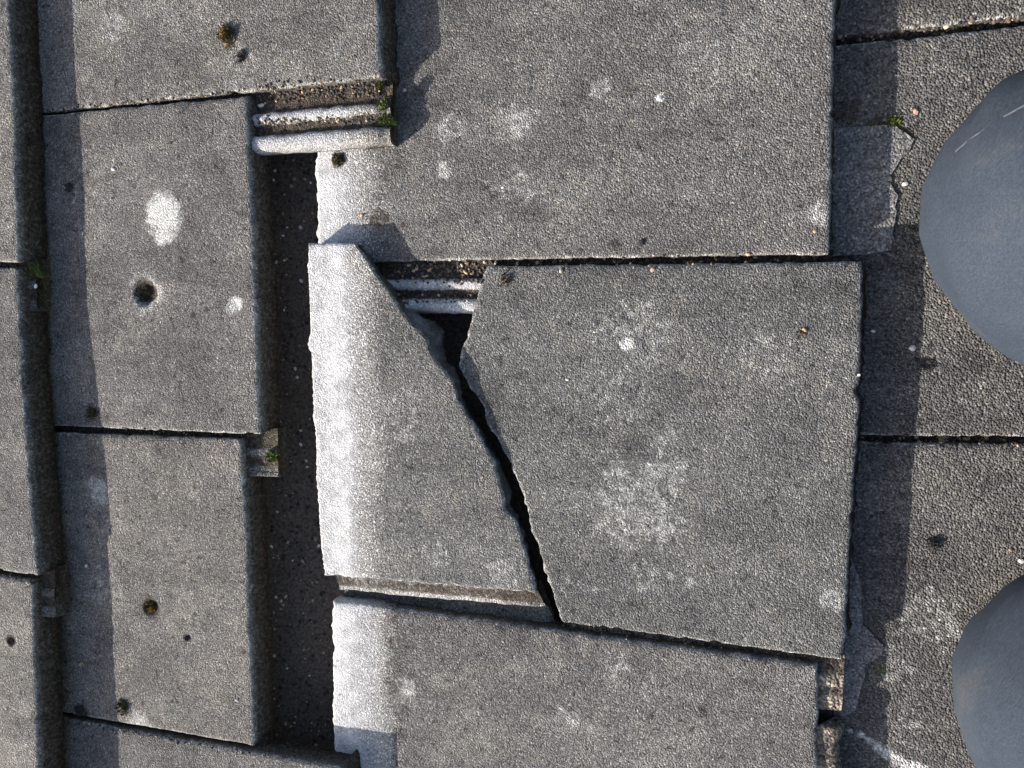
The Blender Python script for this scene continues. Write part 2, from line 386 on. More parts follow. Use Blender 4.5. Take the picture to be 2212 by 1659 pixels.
C1 = Plane(0.0575, -0.455, 0.07, -0.016); C1.x0 = C1.at(30, 700).x
C2 = Plane(0.0235, 0); C2.x0 = C2.at(95, 700).x
C3 = Plane(0.0205, 0); C3.x0 = C3.at(685, 400).x
C4 = Plane(0.0225, 0); C4.x0 = C4.at(1800, 400).x
GROUP = 'interlocking concrete roof tiles'
TILES = []
def tile(Lpx, Rpx, pl, seed, label, mat=None, lock=True, lk={}, group=GROUP, name='roof_tile', cat='roof tile', **kw):
    c = pl.at(*[(a+b)/2 for a, b in zip(Lpx[0], Rpx[-1])]); org = Vector((c.x, c.y, c.z-0.026))
    me, bot = slab(Lpx, Rpx, pl, seed, org, **kw)
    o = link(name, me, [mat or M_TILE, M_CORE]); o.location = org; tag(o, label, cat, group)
    if lock: lk = dict(lk); lm = lk.pop('mat', mat or M_TILE); side_lock(bot, pl, seed+100, org, o, lm, **lk)
    TILES.append(o); return o

# course up the slope (left edge of the photograph)
tile([(-760, -330), (-760, 548)], [(8, -330), (16, 0), (27, 219), (38, 566)], C1, 11,
     'grey concrete tile at the upper left edge, its side lock end green with moss', lk=dict(endmoss=0.45, end=0.009, clean=0.3, fill=0.85), tail_out=0.007)
tile([(-760, 566), (-760, 1130)], [(35, 580), (45, 800), (54, 930), (79, 1243)], C1, 12,
     'grey concrete tile at the middle of the left edge, below the mossy lock end', lk=dict(endmoss=0.25, end=0.009, clean=0.3, fill=0.85), tail_out=0.007)
tile([(-760, 1150), (-760, 1840)], [(67, 1256), (78, 1589), (84, 1900)], C1, 13,
     'grey concrete tile in the lower left corner with a small dark pit', tail_out=0.007,
     zonef=zone_fn(C1, 13, soils=[(24, 1385, 0.006, 1.0)]), relief=relief_fn(C1, [(24, 1385, 0.005, 0.003)]))
# second course
tile([(-60, -480), (-45, 255)], [(800, -480), (812, 0), (822, 165)], C2, 21,
     'slipped concrete tile at top with orange brown moss lump, overhanging its neighbours', lk=dict(endmoss=0.3, clean=0.7, scale=1.12, end=0.004),
     zonef=zone_fn(C2, 21, stains=[(240, 60, 0.02, 0.35), (520, 150, 0.03, 0.3)]), tail_out=0.007)
tile([(-55, 262), (-30, 914)], [(530, 208), (535, 341), (545, 563), (560, 938)], C2, 22,
     'concrete tile with round white lichen patch and a mossy pit', lk=dict(endmoss=0.35, clean=0.35, end=0.011, scale=0.9, soil=1.0, fill=0.8),
     zonef=zone_fn(C2, 22, stains=[(352, 465, 0.020, 1.0), (352, 505, 0.011, 0.9), (507, 660, 0.010, 0.75), (319, 637, 0.021, 0.55), (180, 420, 0.05, 0.25), (330, 640, 0.02, 0.3), (360, 1150, .03, .2)],
                   soils=[(313, 632, 0.0125, 1.0), (200, 895, 0.012, 0.5)]),
     relief=relief_fn(C2, [(314, 633, 0.0135, 0.007), (507, 660, 0.007, 0.0015)]), tail_out=0.007)
tile([(-30, 930), (-10, 1515)], [(517, 951), (529, 1136), (534, 1297), (547, 1612)], C2, 23,
     'concrete tile with a dark moss filled hole low down, third down its course', lk=dict(endmoss=0.2),
     zonef=zone_fn(C2, 23, stains=[(215, 1060, 0.018, 0.5), (300, 1565, 0.018, 0.55), (225, 1270, 0.03, 0.3)],
                   soils=[(325, 1310, 0.012, 1.0), (405, 1380, 0.004, 0.9), (175, 1535, 0.012, 0.7), (265, 1530, 0.012, 0.6)]),
     relief=relief_fn(C2, [(326, 1312, 0.0095, 0.005), (405, 1378, 0.004, 0.002)]), tail_out=0.007)
tile([(-10, 1528), (20, 2300)], [(738, 1662), (750, 2000), (757, 2300)], C2, 24,
     'slipped concrete tile crossing the bottom edge below the dark gap', tail_out=0.007, lock=False)
# third course
FR = [(0, 1.0), (0.010, 0.92), (0.022, 0.66), (0.036, 0.42), (0.052, 0.20), (0.066, 0.05), (0.075, 0)]
tile([(672, -260), (681, 305), (690, 566)], [(1809, -260), (1799, 0), (1793, 358), (1788, 548)], C3, 31,
     'large grey tile with pale worn head strip, above the broken tile', lk=dict(clean=1.0, scale=0.98, endmoss=0.2),
     zonef=zone_fn(C3, 31, fresh=(((672, -260), (690, 566)), FR),
                   stains=[(1115, 255, 0.020, 0.42), (970, 280, 0.016, 0.38), (960, 368, 0.011, 0.48), (1300, 190, 0.011, 0.42), (1425, 212, 0.004, 0.9), (1770, 460, 0.013, 0.5), (1120, 400, .03, .3), (1560, 120, .05, .25)],
                   soils=[(730, 345, 0.008, 0.95), (820, 470, 0.012, 0.6), (815, 330, .012, .42), (830, 375, .014, .45), (820, 420, .013, .42), (850, 345, .012, .4), (850, 250, .012, .5), (905, 200, .008, .5)]))
PL = Plane(0.0, 0.0)                                       # the broken left piece: its upper end rides up on the tile above
p0 = C3.at(680, 540); p1 = C3.at(700, 1240)
PL = Plane(C3.z(p1.x, p1.y)+0.0015, p1.x, 0.07, 0.0165/(p0.y-p1.y), p1.y)
LP_L = [(666, 526), (665, 600), (669, 698), (673, 821), (679, 915), (685, 1069), (696, 1205), (700, 1243)]
LP_R = [(764, 526), (792, 562), (811, 594), (841, 630), (860, 663), (890, 701), (923, 733), (936, 775), (958, 799), (983, 829), (988, 859), (1010, 900), (1037, 946), (1067, 1001), (1078, 1047), (1092, 1107), (1114, 1122), (1138, 1205), (1149, 1258), (1154, 1281)]
FRL = [(0, 0.74), (0.010, 0.76), (0.022, 0.90), (0.030, 0.86), (0.036, 0.56), (0.042, 0.38), (0.052, 0.30), (0.060, 0.16), (0.070, 0)]
left_piece = tile(LP_L, LP_R, PL, 32, 'white edged wedge of the cracked tile, propped on the tile above', mat=M_TILE_B, name='broken_tile_piece', cat='broken tile', group='pieces of the cracked tile',
     tail='crack', thick=0.018, cell=0.002, crack=-0.0015, crackf=lambda B: 0.013*blob(*PL.at(918, 715)[:2], 0.030, B, 0.6) + 0.006*blob(*PL.at(1080, 1060)[:2], 0.030, B) + 0.005*blob(*PL.at(965, 800)[:2], 0.022, B), lk=dict(clean=0.5, endmoss=0.0, end=0.002, slant=0.016, soil=1.0, lo=0.06, prof=PROF2, soiltab=SOIL2),
     zonef=zone_fn(PL, 32, fresh=(((666, 526), (700, 1243)), FRL), stains=[(860, 900, 0.03, 0.3), (1090, 1240, 0.02, 0.35), (940, 1190, .02, .3)], soils=[(820, 1165, .006, .5)]))
PR = Plane(C3.z0+0.0005, C3.x0, 0.068)
RP_L = [(1054, 576), (1040, 611), (1027, 663), (1018, 698), (1012, 725), (1000, 755), (992, 791), (1004, 815), (1021, 848), (1045, 878), (1051, 908), (1078, 954), (1094, 987), (1122, 1041), (1138, 1096), (1152, 1150), (1164, 1174), (1179, 1232), (1196, 1281), (1214, 1344)]
RP_R = [(1860, 566), (1858, 717), (1855, 809), (1851, 924), (1843, 1026), (1834, 1180), (1829, 1235), (1824, 1368), (1818, 1426)]
right_piece = tile(RP_L, RP_R, PR, 33, 'larger right hand piece of the cracked tile, with small white splash', mat=M_TILE_B, name='broken_tile_piece', cat='broken tile', group='pieces of the cracked tile',
     left='crack', thick=0.020, cell=0.002, crack=-0.0035, lk=dict(clean=0.0, endmoss=0.0, soil=0.4, end=0.004, lo=0.02, mat=M_TANC, fill=0.85, flev=-0.004),
     zonef=zone_fn(PR, 33, stains=[(1355, 745, 0.0065, 1.0), (1380, 715, 0.034, 0.33), (1335, 1060, 0.030, 0.37), (1420, 1050, 0.030, 0.39), (1345, 1130, 0.030, 0.36), (1425, 1125, 0.028, 0.38), (1440, 1000, .02, .33), (1225, 1248, .004, .45), (1250, 1260, .004, .45), (1285, 1275, .004, .42), (1370, 1228, .004, .5), (1410, 1236, .004, .5), (1450, 1246, .004, .5), (1490, 1258, .005, .5), (1395, 745, .03, .3), (1300, 720, .02, .3), (1640, 760, .03, .3), (1400, 1245, .02, .3), (1800, 1300, .012, .45), (1330, 860, .03, .3), (1440, 960, .02, .3)]))
tile([(719, 1298), (719, 1415), (722, 1659), (726, 2150)], [(1764, 1440), (1763, 1659), (1760, 2230)], C3, 34,
     'concrete tile with pale head below the crack, running off the bottom edge', lock=False,
     zonef=zone_fn(C3, 34, fresh=(((719, 1298), (726, 2150)), [(0, 1.0), (0.014, 0.9), (0.030, 0.62), (0.046, 0.45), (0.060, 0.18), (0.072, 0)]),
                   stains=[(880, 1490, 0.014, 0.5), (1230, 1560, 0.02, 0.35), (1330, 1440, .02, .3), (1400, 1480, .015, .3)], soils=[(845, 1340, .010, .4), (852, 1385, .012, .46), (846, 1430, .012, .42), (850, 1480, .012, .45), (856, 1530, .012, .42), (862, 1590, .013, .48), (866, 1640, .013, .45)]))
lip_l = [C3.at(1764, v) for v in (1572, 1660, 1800, 2200)]; LB = TILES[-1]
def lip():
    V, Q = [], []
    P = resample(lip_l, 120); ww = fbm(P[:, 1]*60, P[:, 1]*0, 8, 3)
    pr = [(0.0, -0.003), (0.002, -0.0045), (0.010, -0.004), (0.0165, -0.005), (0.0195, -0.010), (0.0190, -0.024)]
    for i, p in enumerate(P):
        for d, h in pr: V.append((p[0]+d*(1+ww[i]*0.5), p[1], p[2]+h+0.002*fbm(np.array(p[1]*150), np.array(d*200), 9, 2)))
    m = len(pr)
    for i in range(len(P)-1):
        for k in range(m-1): Q.append((i*m+k, i*m+m+k, i*m+m+k+1, i*m+k+1))
    V = np.array(V, float); Z = np.zeros((len(V), 4)); Z[:, 1] = 0.42
    return mesh_np('tail_lip', V-np.array(LB.location), np.array(Q), [list(range(m))], None, Z)
link('tail_lip', lip(), [M_TANC], LB)
# fourth course, down the slope
tile([(1420, -520), (1412, 119)], [(2700, -640), (2700, -20)], C4, 41, 'coarse grained tile in the upper right corner above the leaf filled joint', mat=M_ROUGH, lk=dict(clean=0.1, endmoss=0.3))
col4 = tile([(1420, 138), (1452, 934)], [(2700, 5), (2710, 950)], C4, 42, 'coarse grained tile under the upper knee, with a thin cement skin', mat=M_ROUGH, lk=dict(clean=0.1, endmoss=0.0),
     zonef=zone_fn(C4, 42, mosses=[(1930, 268, .008, .9), (1880, 274, .010, .6), (1840, 265, .008, .5)], soils=[(1830, 240, .016, .5), (1895, 268, .008, .6), (1960, 290, .006, .8)]),
     relief=relief_fn(C4, [(2008, 783, .006, .003)]))
STREAK = [(1838, 1578, .003, .8), (1860, 1587, .004, .9), (1878, 1600, .004, .9), (1896, 1614, .005, .9), (1918, 1630, .005, .9), (1940, 1642, .006, .9), (1962, 1656, .008, .9), (1985, 1668, .008, .8)]
col4b = tile([(1452, 948), (1452, 1920)], [(2710, 972), (2720, 1990)], C4, 43, 'coarse grained tile under the lower knee with a white scratch', mat=M_ROUGH, lock=False,
     zonef=zone_fn(C4, 43, stains=STREAK + [(2010, 1340, .03, .35), (1930, 1430, .02, .35), (1960, 1560, .02, .3)], mosses=[(1900, 1445, .010, .5)], soils=[(1960, 1215, .006, .5), (1870, 1430, .02, .35)]))
# thin cement skins stuck on the two coarse tiles
def skin(poly, pl, parent, seed, h=0.0016):
    P = [pl.at(*p) for p in poly]
    bm = bmesh.new(); n = len(P)
    P2 = []
    for a, b in zip(P, P[1:]+P[:1]):
        for k in range(5):
            q = a.lerp(b, k/5); P2.append(q)
    j = fbm(np.array([p.x for p in P2])*200, np.array([p.y for p in P2])*200, seed, 3)*0.0035
    vs = []
    for p, d in zip(P2, j): vs.append(bm.verts.new((p.x+d, p.y+d*0.6, p.z+h)))
    f = bm.faces.new(vs)
    r = bmesh.ops.extrude_face_region(bm, geom=[f]); 
    for v in vs: v.co.z -= h+0.004
    if f.normal.z > 0: pass
    bmesh.ops.recalc_face_normals(bm, faces=bm.faces)
    me = bpy.data.meshes.new('cement_skin'); bm.to_mesh(me); bm.free()
    me.transform(Matrix.Translation(-parent.location))
    a = me.color_attributes.new('zone', 'FLOAT_COLOR', 'POINT'); a.data.foreach_set('color', np.zeros(4*len(me.vertices), np.float32))
    o = link('cement_skin', me, [M_SKIN], parent, smooth=False); return o
skin([(1770, 281), (1812, 279), (1870, 274), (1915, 271), (1935, 273), (1953, 286), (1976, 300), (1970, 312), (1958, 333), (1943, 346), (1930, 369), (1921, 381), (1923, 400), (1938, 424), (1932, 474), (1927, 512), (1922, 541), (1876, 549), (1760, 556)], C4, col4, 5)
skin([(1800, 1190), (1835, 1190), (1858, 1260), (1862, 1350), (1870, 1354), (1888, 1374), (1903, 1391), (1906, 1414), (1886, 1426), (1868, 1434), (1864, 1470), (1850, 1530), (1800, 1560)], C4, col4b, 6)

# ------------------------------------------------------------------ underlay seen through the gap
def underlay():
    nx, ny = 280, 420
    x = np.linspace(-1.1, 1.3, nx); y = np.concatenate([np.linspace(-1.1, -0.4, 40), np.linspace(-0.39, 0.5, 340), np.linspace(0.52, 1.1, 40)])
    Xg, Yg = np.meshgrid(x, y)
    yl = Plane(-0.028, 0, 0.0).at(640, 836).y; y2 = Plane(-0.028, 0, 0.0).at(640, 655).y
    Z = -0.028 + fbm(Xg*30, Yg*30, 77, 4)*0.006 + 0.0035*sstep(yl-0.0015, yl+0.0015, Yg) + 0.0012*sstep(y2-0.001, y2+0.001, Yg)
    V = np.stack([Xg, Yg, Z], -1).reshape(-1, 3); idx = np.arange(nx*len(y)).reshape(len(y), nx)
    Q = np.stack([idx[:-1, :-1], idx[:-1, 1:], idx[1:, 1:], idx[1:, :-1]], -1).reshape(-1, 4)
    V2 = V.copy(); V2[:, 2] = -0.05; off = len(V)
    lp = np.concatenate([idx[0, :-1], idx[:-1, -1], idx[-1, :0:-1], idx[:0:-1, 0]])
    W = np.stack([np.roll(lp, -1), lp, lp+off, np.roll(lp, -1)+off], 1)
    return mesh_np('underlay', np.concatenate([V, V2]), np.concatenate([Q, W, Q[:, ::-1]+off]))
ul = link('roof_underlay', underlay(), [M_FELT])
tag(ul, 'dark dirty roof underlay at the bottom of the long gap between tiles', 'roof underlay')

# ------------------------------------------------------------------ ray casting on what is built, for crumbs and moss
def bvh_of(objs):
    vs, fs, o = [], [], 0
    for ob in objs:
        for x in [ob] + [c for c in bpy.data.objects if c.parent == ob]:
            loc = ob.location; me = x.data
            co = np.empty(len(me.vertices)*3, np.float32); me.vertices.foreach_get('co', co); co = co.reshape(-1, 3) + np.array(loc)
            vs.extend(map(tuple, co)); fs.extend([[i+o for i in p.vertices] for p in me.polygons]); o += len(co)
    return BVHTree.FromPolygons(vs, fs)
BV = bvh_of(TILES + [ul])
def hit(u, v):
    h = BV.ray_cast(CAM, ray(u, v)); return h[0], h[1]

def stone_mesh(name, r, seed, flat=0.6):
    bm = bmesh.new(); bmesh.ops.create_icosphere(bm, subdivisions=2, radius=1)
    rr = random.Random(seed); ax = [Vector((rr.uniform(-1, 1), rr.uniform(-1, 1), rr.uniform(-1, 1))).normalized() for _ in range(7)]; dd = [rr.uniform(0.55, 0.85) for _ in ax]
    sx, sy = rr.uniform(0.8, 1.3), rr.uniform(0.6, 1.0)
    for v in bm.verts:
        for a, d in zip(ax, dd):
            k = v.co.dot(a)
            if k > d: v.co -= a*(k-d)
        v.co = Vector((v.co.x*sx*r, v.co.y*sy*r, v.co.z*flat*r))
    me = bpy.data.meshes.new(name); bm.to_mesh(me); bm.free(); return me
def pebble(u, v, r, mat, label, group='loose crumbs on the tiles', cat='pebble', name='pebble', flat=0.6):
    p, n = hit(u, v)
    if p is None: return
    o = link(name, stone_mesh(name, r, random.randrange(9999), flat), [mat], smooth=False)
    o.location = p + Vector((0, 0, r*flat*0.35)); o.rotation_euler = (random.uniform(-.3, .3), random.uniform(-.3, .3), random.uniform(0, 6.28))
    tag(o, label, cat, group); return o
PB = [(1972, 752, .0032, M_WHITE, 'chunky white crumb left of the upper knee, largest of the white crumbs'),
      (1885, 715, .0019, M_WHITE, 'small white crumb in the shadow beside the larger cracked piece'),
      (1955, 398, .0021, M_WHITE, 'white sliver next to the cement skin near the upper knee'),
      (1978, 242, .0026, M_PINK, 'pinkish stone chip on the coarse tile below the leaf filled joint'),
      (1855, 810, .0015, M_WHITE, 'tiny white grain on the right edge of the larger cracked piece'),
      (2183, 1188, .0018, M_TAN, 'tan grain on the coarse tile just above the lower knee'),
      (2205, 1212, .0026, M_WHITE, 'white crumb touching the right edge above the lower knee'),
      (930, 582, .0028, M_TAN, 'orange tan stone in the soil above the ribbed channel'),
      (900, 580, .0024, M_PINK, 'pale pink stone in the soil beside the propped wedge'),
      (1020, 592, .0020, M_TAN, 'tan stone in the soil next to the larger cracked piece'),
      (1410, 583, .0022, M_PINK, 'pink chip on the top edge of the larger cracked piece'),
      (78, 618, .0024, M_WHITE, 'oval white crumb on the mossy lock end at left'),
      (246, 366, .0026, M_WHITE, 'white crumb on the tile with the lichen patch'),
      (565, 228, .0034, M_WHITE, 'pale stone chip at the left end of the exposed channel'),
      (650, 960, .0022, M_WHITE, 'white crumb lying in the dark gap'),
      (176, 1434, .0022, M_TAN, 'tan crumb in the shadow strip near the lower left corner'),
      (187, 1222, .0022, M_WHITE, 'white fleck in the shadow strip, above the tan crumb'),
      (1225, 820, .0014, M_WHITE, 'white speck near the crack on the larger piece'),
      (1425, 213, .0022, M_WHITE, 'white crumb on the large tile above the crack'),
      (512, 1512, .0020, M_WHITE, 'white fleck near the lower end of the tile with a mossy hole'),
      (1385, 524, .0032, M_DARK, 'black crumb above the joint over the larger cracked piece'),
      (1760, 500, .0016, M_TAN, 'tan grain by the right corner of the large upper tile'),
      (782, 465, .0022, M_TAN, 'tan chip on the pale head of the large upper tile'),
      (875, 195, .0018, M_PINK, 'pink grain in the shade of the slipped top tile'),
      (1738, 712, .0024, M_TAN, 'brown flake at the upper right of the larger cracked piece')]
for u, v, r, m, lab in PB: pebble(u, v, r, m, lab)

def clump_mesh(name, r, h, n, seed, blade=0.0032):
    rr = random.Random(seed); V = []; Fc = []
    k = 14                                                  # low lumpy mound
    lob = [rr.uniform(0.45, 1.25) for _ in range(k)]
    for j in range(1, 4):
        for i in range(k):
            a = 6.283*i/k; q = r*j/3*lob[i]*(1+rr.uniform(-.22, .22)); V.append((q*math.cos(a), q*math.sin(a)*0.85, h*(1-(j/3)**2)*rr.uniform(.5, 1.0) - (0.001 if j == 3 else 0)))
    V.append((0, 0, h*0.8)); c = len(V)-1
    for i in range(k): Fc.append((c, i, (i+1) % k))
    for j in range(2):
        for i in range(k): Fc.append((j*k+i, (j+1)*k+i, (j+1)*k+(i+1) % k, j*k+(i+1) % k))
    for _ in range(n):
        a = rr.uniform(0, 6.283); q = r*math.sqrt(rr.random())*1.12*lob[int(a/6.2832*k) % k]; x, y = q*math.cos(a), q*math.sin(a)*0.85
        z = h*(1-(q/r)**2)*0.7; l = blade*rr.uniform(.5, 1.3); b = rr.uniform(0, 6.283); tl = rr.uniform(.1, .9); w = l*0.22
        tx, ty, tz = x+l*tl*math.cos(b), y+l*tl*math.sin(b), z+l*math.sqrt(max(0.05, 1-tl*tl))
        i0 = len(V); px, py = -math.sin(b)*w, math.cos(b)*w
        V += [(x-px, y-py, z), (x+px, y+py, z), (tx, ty, tz)]; Fc.append((i0, i0+1, i0+2))
    me = bpy.data.meshes.new(name); me.from_pydata(V, [], Fc); return me
def clump(u, v, r, h, mat, label, n=160, group='moss and dirt lumps', cat='moss', name='moss_clump', blade=0.0032):
    p, nn = hit(u, v)
    if p is None: return
    o = link(name, clump_mesh(name, r, h, n, random.randrange(9999), blade), [mat]); o.location = p + Vector((0, 0, -0.0004)); o.rotation_euler.z = random.uniform(0, 6)
    tag(o, label, cat, group); return o
clump(491, 78, .0098, .007, M_MOSSO, 'dark moss lump with orange underside on the slipped top tile', 260)
clump(522, 122, .0055, .0022, M_DARK, 'flat black smear of moss just below the orange brown lump', 90)
clump(313, 632, .0112, .0025, M_MOSS, 'moss filling the round pit below the white lichen patch', 300)
clump(325, 1312, .0085, .004, M_MOSSO, 'moss plug in the hole of the third tile down', 240)
clump(200, 893, .0075, .0035, M_MOSS, 'dirt tuft at the joint under the pitted tile', 130)
clump(266, 1527, .0085, .004, M_MOSS, 'dirt tuft near the bottom left joint, in the sun', 140)
clump(176, 1535, .0075, .003, M_DARK, 'dark dirt lump in the shadow strip by the bottom left joint', 110)
clump(404, 1377, .0035, .002, M_DARK, 'tiny dark tuft right of the mossy hole', 60)
clump(730, 345, .0055, .0025, M_MOSS, 'small dark moss spot on the pale tile head', 120)
clump(832, 262, .0085, .004, M_MOSSG, 'green moss tuft at the end of the exposed pale rib', 260)
clump(822, 185, .0050, .003, M_MOSSG, 'green moss tuft at the corner of the slipped top tile', 140)
clump(828, 228, .0055, .003, M_MOSSG, 'green moss tuft between the two ends of the exposed channel', 140)
clump(588, 985, .0065, .003, M_MOSSG, 'bright green moss on the lock end beside the gap', 200)
clump(74, 582, .0090, .002, M_MOSSG, 'green moss patch on the lock end at the left edge', 200)
clump(62, 300, .0060, .002, M_DARK, 'dark lump on the shaded face at the upper left edge', 80)
clump(2015, 1174, .0060, .0035, M_DARK, 'dark dirt lump on the coarse tile above the lower knee', 90)
clump(2012, 785, .0055, .0025, M_DARK, 'dark lump in the hollow left of the upper knee', 70)
clump(1095, 605, .0055, .001, M_FELT, 'brown debris at the top corner of the larger cracked piece', 120)
clump(1728, 722, .0026, .0008, M_FELT, 'small brown debris flake patch near the right edge of the cracked tile', 40)
clump(2035, 944, .0055, .0045, M_STRAW, 'pale straw tuft sticking out of the right hand joint', 110)
clump(1930, 266, .0060, .0015, M_MOSSG, 'olive moss line along the top of the cement skin', 110)
clump(150, 405, .0055, .0025, M_DARK, 'dark lump at the shadow edge left of the lichen patch', 60)

# dirt crumbs filling joints and lying in the gap (nobody could count them)
def grit(name, spots, mats, label, cat):
    V, Fc, mi = [], [], []
    base = [stone_mesh('g', 1.0, s, 0.7) for s in range(4)]
    bd = [([tuple(v.co) for v in m.vertices], [tuple(p.vertices) for p in m.polygons]) for m in base]
    for m in base: bpy.data.meshes.remove(m)
    for (p, r) in spots:
        vs, fs = random.choice(bd); a = random.uniform(0, 6.28); c, s = math.cos(a), math.sin(a); o = len(V)
        V += [(p.x+r*(x*c-y*s), p.y+r*(x*s+y*c), p.z+r*(z+0.3)) for x, y, z in vs]
        Fc += [tuple(i+o for i in f) for f in fs]; k = random.choices(range(len(mats)), [6, 6, .7, .7, .5][:len(mats)])[0]; mi += [k]*len(fs)
    me = bpy.data.meshes.new(name); me.from_pydata(V, [], Fc); o = link(name, me, mats, smooth=False)
    me.polygons.foreach_set('material_index', mi); tag(o, label, cat, kind='stuff'); return o
sp = []
def along(a, b, n, w, r0, r1):
    for _ in range(n):
        t = random.random(); u = a[0]+(b[0]-a[0])*t; v = a[1]+(b[1]-a[1])*t + random.gauss(0, w)
        p, nn = hit(u, v)
        if p is not None: sp.append((p, random.uniform(r0, r1)))
along((1808, 88), (2260, 38), 330, 5, .0008, .0024)
along((880, 574), (1790, 557), 330, 5, .0007, .0020)
along((840, 590), (1045, 595), 260, 9, .0007, .0018)
along((560, 200), (820, 188), 300, 11, .0007, .0018)
along((555, 265), (810, 255), 160, 5, .0006, .0015)
along((860, 645), (1030, 642), 110, 5, .0006, .0015)
along((100, 241), (530, 198), 170, 3, .0006, .0014)
along((125, 927), (540, 944), 190, 4, .0006, .0016)
along((1852, 947), (2260, 955), 200, 5, .0007, .0018)
along((140, 1556), (540, 1625), 90, 4, .0006, .0014)
along((0, 573), (40, 580), 30, 3, .0006, .0014); along((0, 1240), (85, 1258), 60, 4, .0006, .0016)
along((1215, 1352), (1760, 1428), 120, 4, .0006, .0014)
grit('joint_dirt', sp, [M_DARK, M_FELT, M_TAN, M_STRAW], 'dark crumbly dirt and leaf bits packed in the joints between tiles', 'dirt')
sp = []
for _ in range(1500):
    u = random.uniform(585, 715); v = random.uniform(310, 1659); p, nn = hit(u, v)
    if p is not None and p.z < -0.015: sp.append((p, random.choice((.0005, .0007, .001, .0014, .002))))
grit('gap_grit', sp, [M_FELT, M_DARK, M_TAN, M_PINK, M_WHITE], 'fine brown grit scattered over the underlay in the gap', 'grit')

# ------------------------------------------------------------------ the kneeling person (only the trousered legs and boots come near the frame)
def cloth():
    t = NT('blue_grey_twill'); v = t.vec()
    n = t.noise(v, 14, 4); f = t.noise(v, 900, 2)
    mp = t.add('ShaderNodeMapping', vector_type='TEXTURE'); mp.inputs['Rotation'].default_value = (0.0, 0.0, math.radians(58)); mp.inputs['Scale'].default_value = (1/220, 1/900, 1/800); t.L(v, mp.inputs[0])
    wvo = t.noise(mp.outputs[0], 1.0, 2, 0.5)
    c = t.ramp(n, [(0.33, (0.029, 0.039, 0.054)), (0.55, (0.038, 0.049, 0.065)), (0.72, (0.062, 0.066, 0.073))])
    c = t.mix(0.35, c, t.ramp(wvo, [(0.32, 0.62), (0.5, 1.0), (0.68, 1.45)]), 'MULTIPLY')
    c = t.mix(0.5, c, t.ramp(f, [(0.3, 0.7), (0.7, 1.35)]), 'MULTIPLY')
    t.L(c, t.b.inputs['Base Color']); t.b.inputs['Roughness'].default_value = 0.95; t.b.inputs['Specular IOR Level'].default_value = 0.15
    bp = t.add('ShaderNodeBump'); bp.inputs['Distance'].default_value = 0.0006; bp.inputs['Strength'].default_value = 0.5
    t.L(t.math('ADD', t.math('MULTIPLY', wvo, 0.25), t.math('MULTIPLY', t.noise(v, 160, 3), 0.5)), bp.inputs['Height']); t.L(bp.outputs[0], t.b.inputs['Normal']); return t.m
M_CLOTH = cloth()
M_SKINB = simple('skin', [(0.3, (0.45, 0.28, 0.2)), (0.7, (0.55, 0.36, 0.27))], 40, 0.6, 0.0002)
M_BOOT = simple('worn_leather', [(0.3, (0.03, 0.022, 0.016)), (0.7, (0.09, 0.065, 0.045))], 60, 0.6)
M_SOLE = simple('black_rubber', [(0.3, (0.012, 0.012, 0.012)), (0.7, (0.03, 0.03, 0.03))], 60, 0.8)
M_THREAD = simple('seam_thread', [(0.3, (0.045, 0.055, 0.07)), (0.7, (0.075, 0.088, 0.105))], 500)
KN = [(Vector((0.400, 0.114, 0.112)), 1), (Vector((0.428, -0.205, 0.112)), -1)]
def skinned(name, pts, edges, radii, sub, mat, parent):
    me = bpy.data.meshes.new(name); me.from_pydata([tuple(p) for p in pts], edges, []); o = bpy.data.objects.new(name, me); COL.objects.link(o)
    o.modifiers.new('skin', 'SKIN'); o.modifiers.new('sub', 'SUBSURF').levels = sub
    for d, r in zip(me.skin_vertices[0].data, radii): d.radius = r if isinstance(r, tuple) else (r, r)
    me.skin_vertices[0].data[0].use_root = True
    bpy.context.view_layer.update()
    m2 = bpy.data.meshes.new_from_object(o.evaluated_get(bpy.context.evaluated_depsgraph_get())); m2.name = name
    bpy.data.objects.remove(o)
    return link(name, m2, [mat], parent)
def leg_pts(k, sgn, hip, grow):
    kn = k; hp = Vector((hip.x, hip.y+sgn*0.11, hip.z))
    th = [hp, hp.lerp(kn, 0.5)+Vector((0, 0, .015)), hp.lerp(kn, 0.82)+Vector((0, 0, 0.012)), kn]
    an = Vector((kn.x+0.43, kn.y-sgn*0.02, 0.075)); sh = [kn.lerp(an, 0.30)+Vector((0, 0, -0.03)), kn.lerp(an, .65)+Vector((0, 0, -.02)), an]
    return th + sh, [0.118, 0.112, 0.112, 0.108, 0.075, 0.062, 0.048] if grow else [0.09, 0.085, 0.07, 0.06, 0.055, 0.052, 0.035]
def person_mesh(name, grow, mat, parent, sub):
    hip = Vector((0.93, -0.02, 0.235)); pts = [hip]; rad = [0.15 if grow else 0.12]; ed = []
    for k, s in KN:
        lp, lr = leg_pts(k, s, hip, grow); b = len(pts); pts += lp; rad += lr
        ed += [(0, b)] + [(b+i, b+i+1) for i in range(len(lp)-1)]
    return skinned(name, pts, ed, rad, sub, mat, parent)
person = person_mesh('person', False, M_SKINB, None, 2)
tag(person, 'person kneeling at the right edge in blue grey twill trousers', 'person')
trs = person_mesh('trousers', True, M_CLOTH, person, 4)
me = trs.data; co = np.empty(len(me.vertices)*3, np.float32); me.vertices.foreach_get('co', co); co = co.reshape(-1, 3)
no = np.empty(len(me.vertices)*3, np.float32); me.vertices.foreach_get('normal', no); no = no.reshape(-1, 3)
